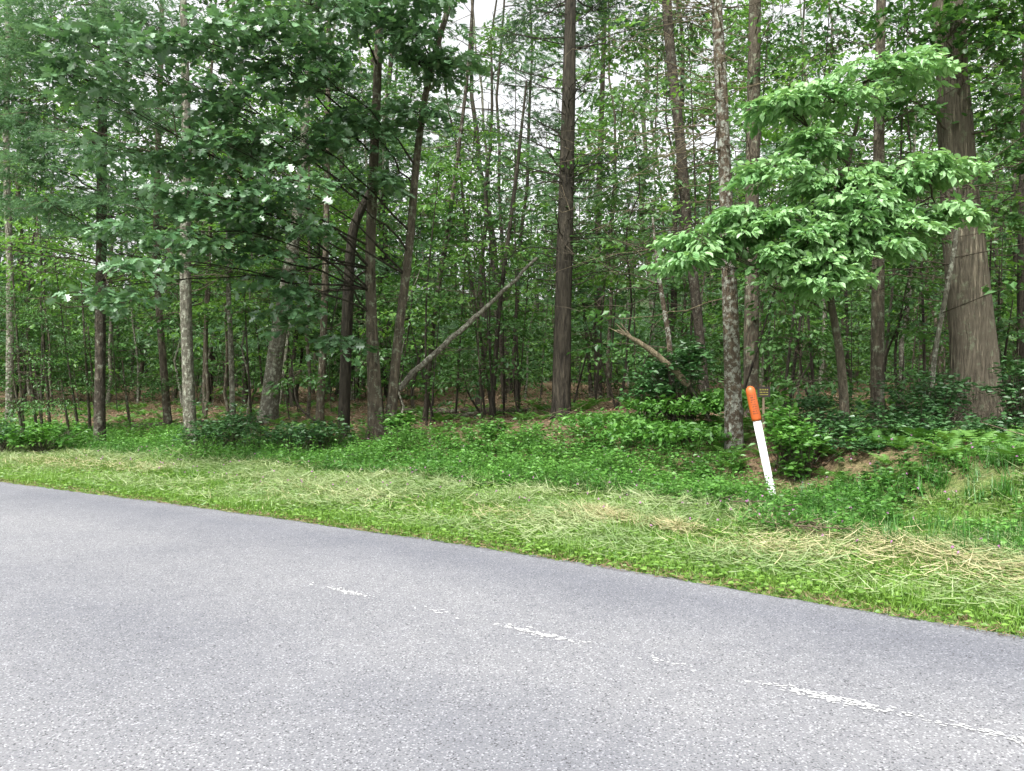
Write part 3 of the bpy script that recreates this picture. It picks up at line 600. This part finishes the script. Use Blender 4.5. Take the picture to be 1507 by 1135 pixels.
# ------------------------------------------------------------------ pipeline marker post
M_WH=plain('white_plastic',(.72,.73,.72),.4,.06,9); M_OR=plain('orange_plastic',(.50,.105,.022),.45,.25,8); M_BK=plain('decal_black',(.03,.02,.02),.6); M_YE=plain('sign_yellow',(.42,.38,.06),.6)
root=bpy.data.objects.new('pipeline_marker_post',None); bpy.context.scene.collection.objects.link(root)
bx,by=(1142-753.5)*10/F,10.0; bz=float(H(bx,by))-.12; root.location=(bx,by,bz)
topw=P(1103,568,10); axis=Vector(topw)-Vector((bx,by,bz)); Lp=axis.length
root.rotation_mode='QUATERNION'; root.rotation_quaternion=axis.to_track_quat('Z','Y')
def lathe(name,prof,mat,sides=28):
    mb=MB(); M=len(prof); th=np.linspace(0,2*math.pi,sides,endpoint=False)
    v=np.array([[(r*math.cos(t),r*math.sin(t),z) for t in th] for z,r in prof]); i=np.arange(M-1)[:,None]*sides; j=np.arange(sides)[None]; j2=(j+1)%sides
    mb.add(v.reshape(-1,3),np.stack([i+j,i+j2,i+sides+j2,i+sides+j],-1).reshape(-1,4),mat,smooth=True); o=mb.build(name); o.parent=root; return o
zo=Lp-.45
lathe('white_tube',[(0,.046),(zo-.01,.052),(zo-.008,.048)],M_WH)
lathe('orange_cap',[(zo-.012,.05),(zo-.01,.060),(zo+.02,.062),(Lp-.09,.062),(Lp-.06,.060),(Lp-.03,.049),(Lp-.01,.028),(Lp,.001)],M_OR)
mb=MB()
fd=root.rotation_quaternion.inverted()@Vector((-.25,-1,0)); a0=math.atan2(fd.y,fd.x)
for kx in range(9):
    zz=Lp-.13-kx*.03
    for c0 in np.arange(-.5,.5,.12):
        if rng.random()<.25: continue
        w=rng.uniform(.04,.09); ts=[a0+c0,a0+c0+w]; h=.014 if kx not in(0,1) else .018; R=.0632
        mb.add([(R*math.cos(ts[0]),R*math.sin(ts[0]),zz),(R*math.cos(ts[1]),R*math.sin(ts[1]),zz),(R*math.cos(ts[1]),R*math.sin(ts[1]),zz+h),(R*math.cos(ts[0]),R*math.sin(ts[0]),zz+h)],[[(0,1,2,3)]],M_BK)
o=mb.build('warning_text'); o.parent=root

# small black posted sign on a stake behind
root2=bpy.data.objects.new('no_trespassing_sign',None); bpy.context.scene.collection.objects.link(root2)
C=P(1124,577,11.4); root2.location=C
def boxo(name,sx,sy,sz,loc,mat,par):
    bpy.ops.mesh.primitive_cube_add(size=1); o=bpy.context.object; o.name=name; o.scale=(sx,sy,sz); o.location=loc; o.data.materials.append(mat); o.parent=par
    bv=o.modifiers.new('b','BEVEL'); bv.width=.003; return o
boxo('panel',.19,.008,.15,(0,0,0),M_BK,root2); boxo('stake',.03,.02,1.1,(0,.016,-.45),plain('stake_wood',(.2,.15,.1),.8),root2)
for r_,(zz,hh) in enumerate([(.035,.022),(-.005,.016),(-.04,.012)]):
    for cx in np.linspace(-.055,.055,5+r_):
        boxo('letter',.010,.004,hh,(cx,-.006,zz),M_YE,root2)

# ------------------------------------------------------------------ light, sky, camera
sc=bpy.context.scene
w=bpy.data.worlds.new('World'); sc.world=w; w.use_nodes=True; nt=w.node_tree
bg=nt.nodes['Background']; sky=nt.nodes.new('ShaderNodeTexSky'); sky.sky_type='NISHITA'; sky.sun_disc=False
sdir=Vector((-.45,-.75,1.25)).normalized()
sky.sun_elevation=math.asin(sdir.z); sky.sun_rotation=math.atan2(sdir.x,sdir.y); sky.air_density=1.2; sky.dust_density=5
hsn=nt.nodes.new('ShaderNodeHueSaturation'); hsn.inputs['Saturation'].default_value=.08; hsn.inputs['Value'].default_value=2.5
nt.links.new(sky.outputs[0],hsn.inputs['Color']); nt.links.new(hsn.outputs[0],bg.inputs[0]); bg.inputs[1].default_value=.15
ld=bpy.data.lights.new('sun','SUN'); ld.energy=4.6; ld.angle=math.radians(10); ld.color=(1,.975,.93)
lo=bpy.data.objects.new('sun',ld); sc.collection.objects.link(lo); lo.rotation_mode='QUATERNION'; lo.rotation_quaternion=sdir.to_track_quat('Z','Y'); lo.location=(-10,-15,30)
cd=bpy.data.cameras.new('camera'); cam=bpy.data.objects.new('camera',cd); sc.collection.objects.link(cam)
cam.location=(0,0,CAM_H); cam.rotation_euler=(math.radians(90-.38),0,0); cd.lens=27.0; cd.sensor_width=36; cd.clip_end=1500; cd.clip_start=.05
sc.camera=cam
sc.view_settings.view_transform='Standard'; sc.view_settings.look='None'; sc.view_settings.exposure=0; sc.view_settings.gamma=1
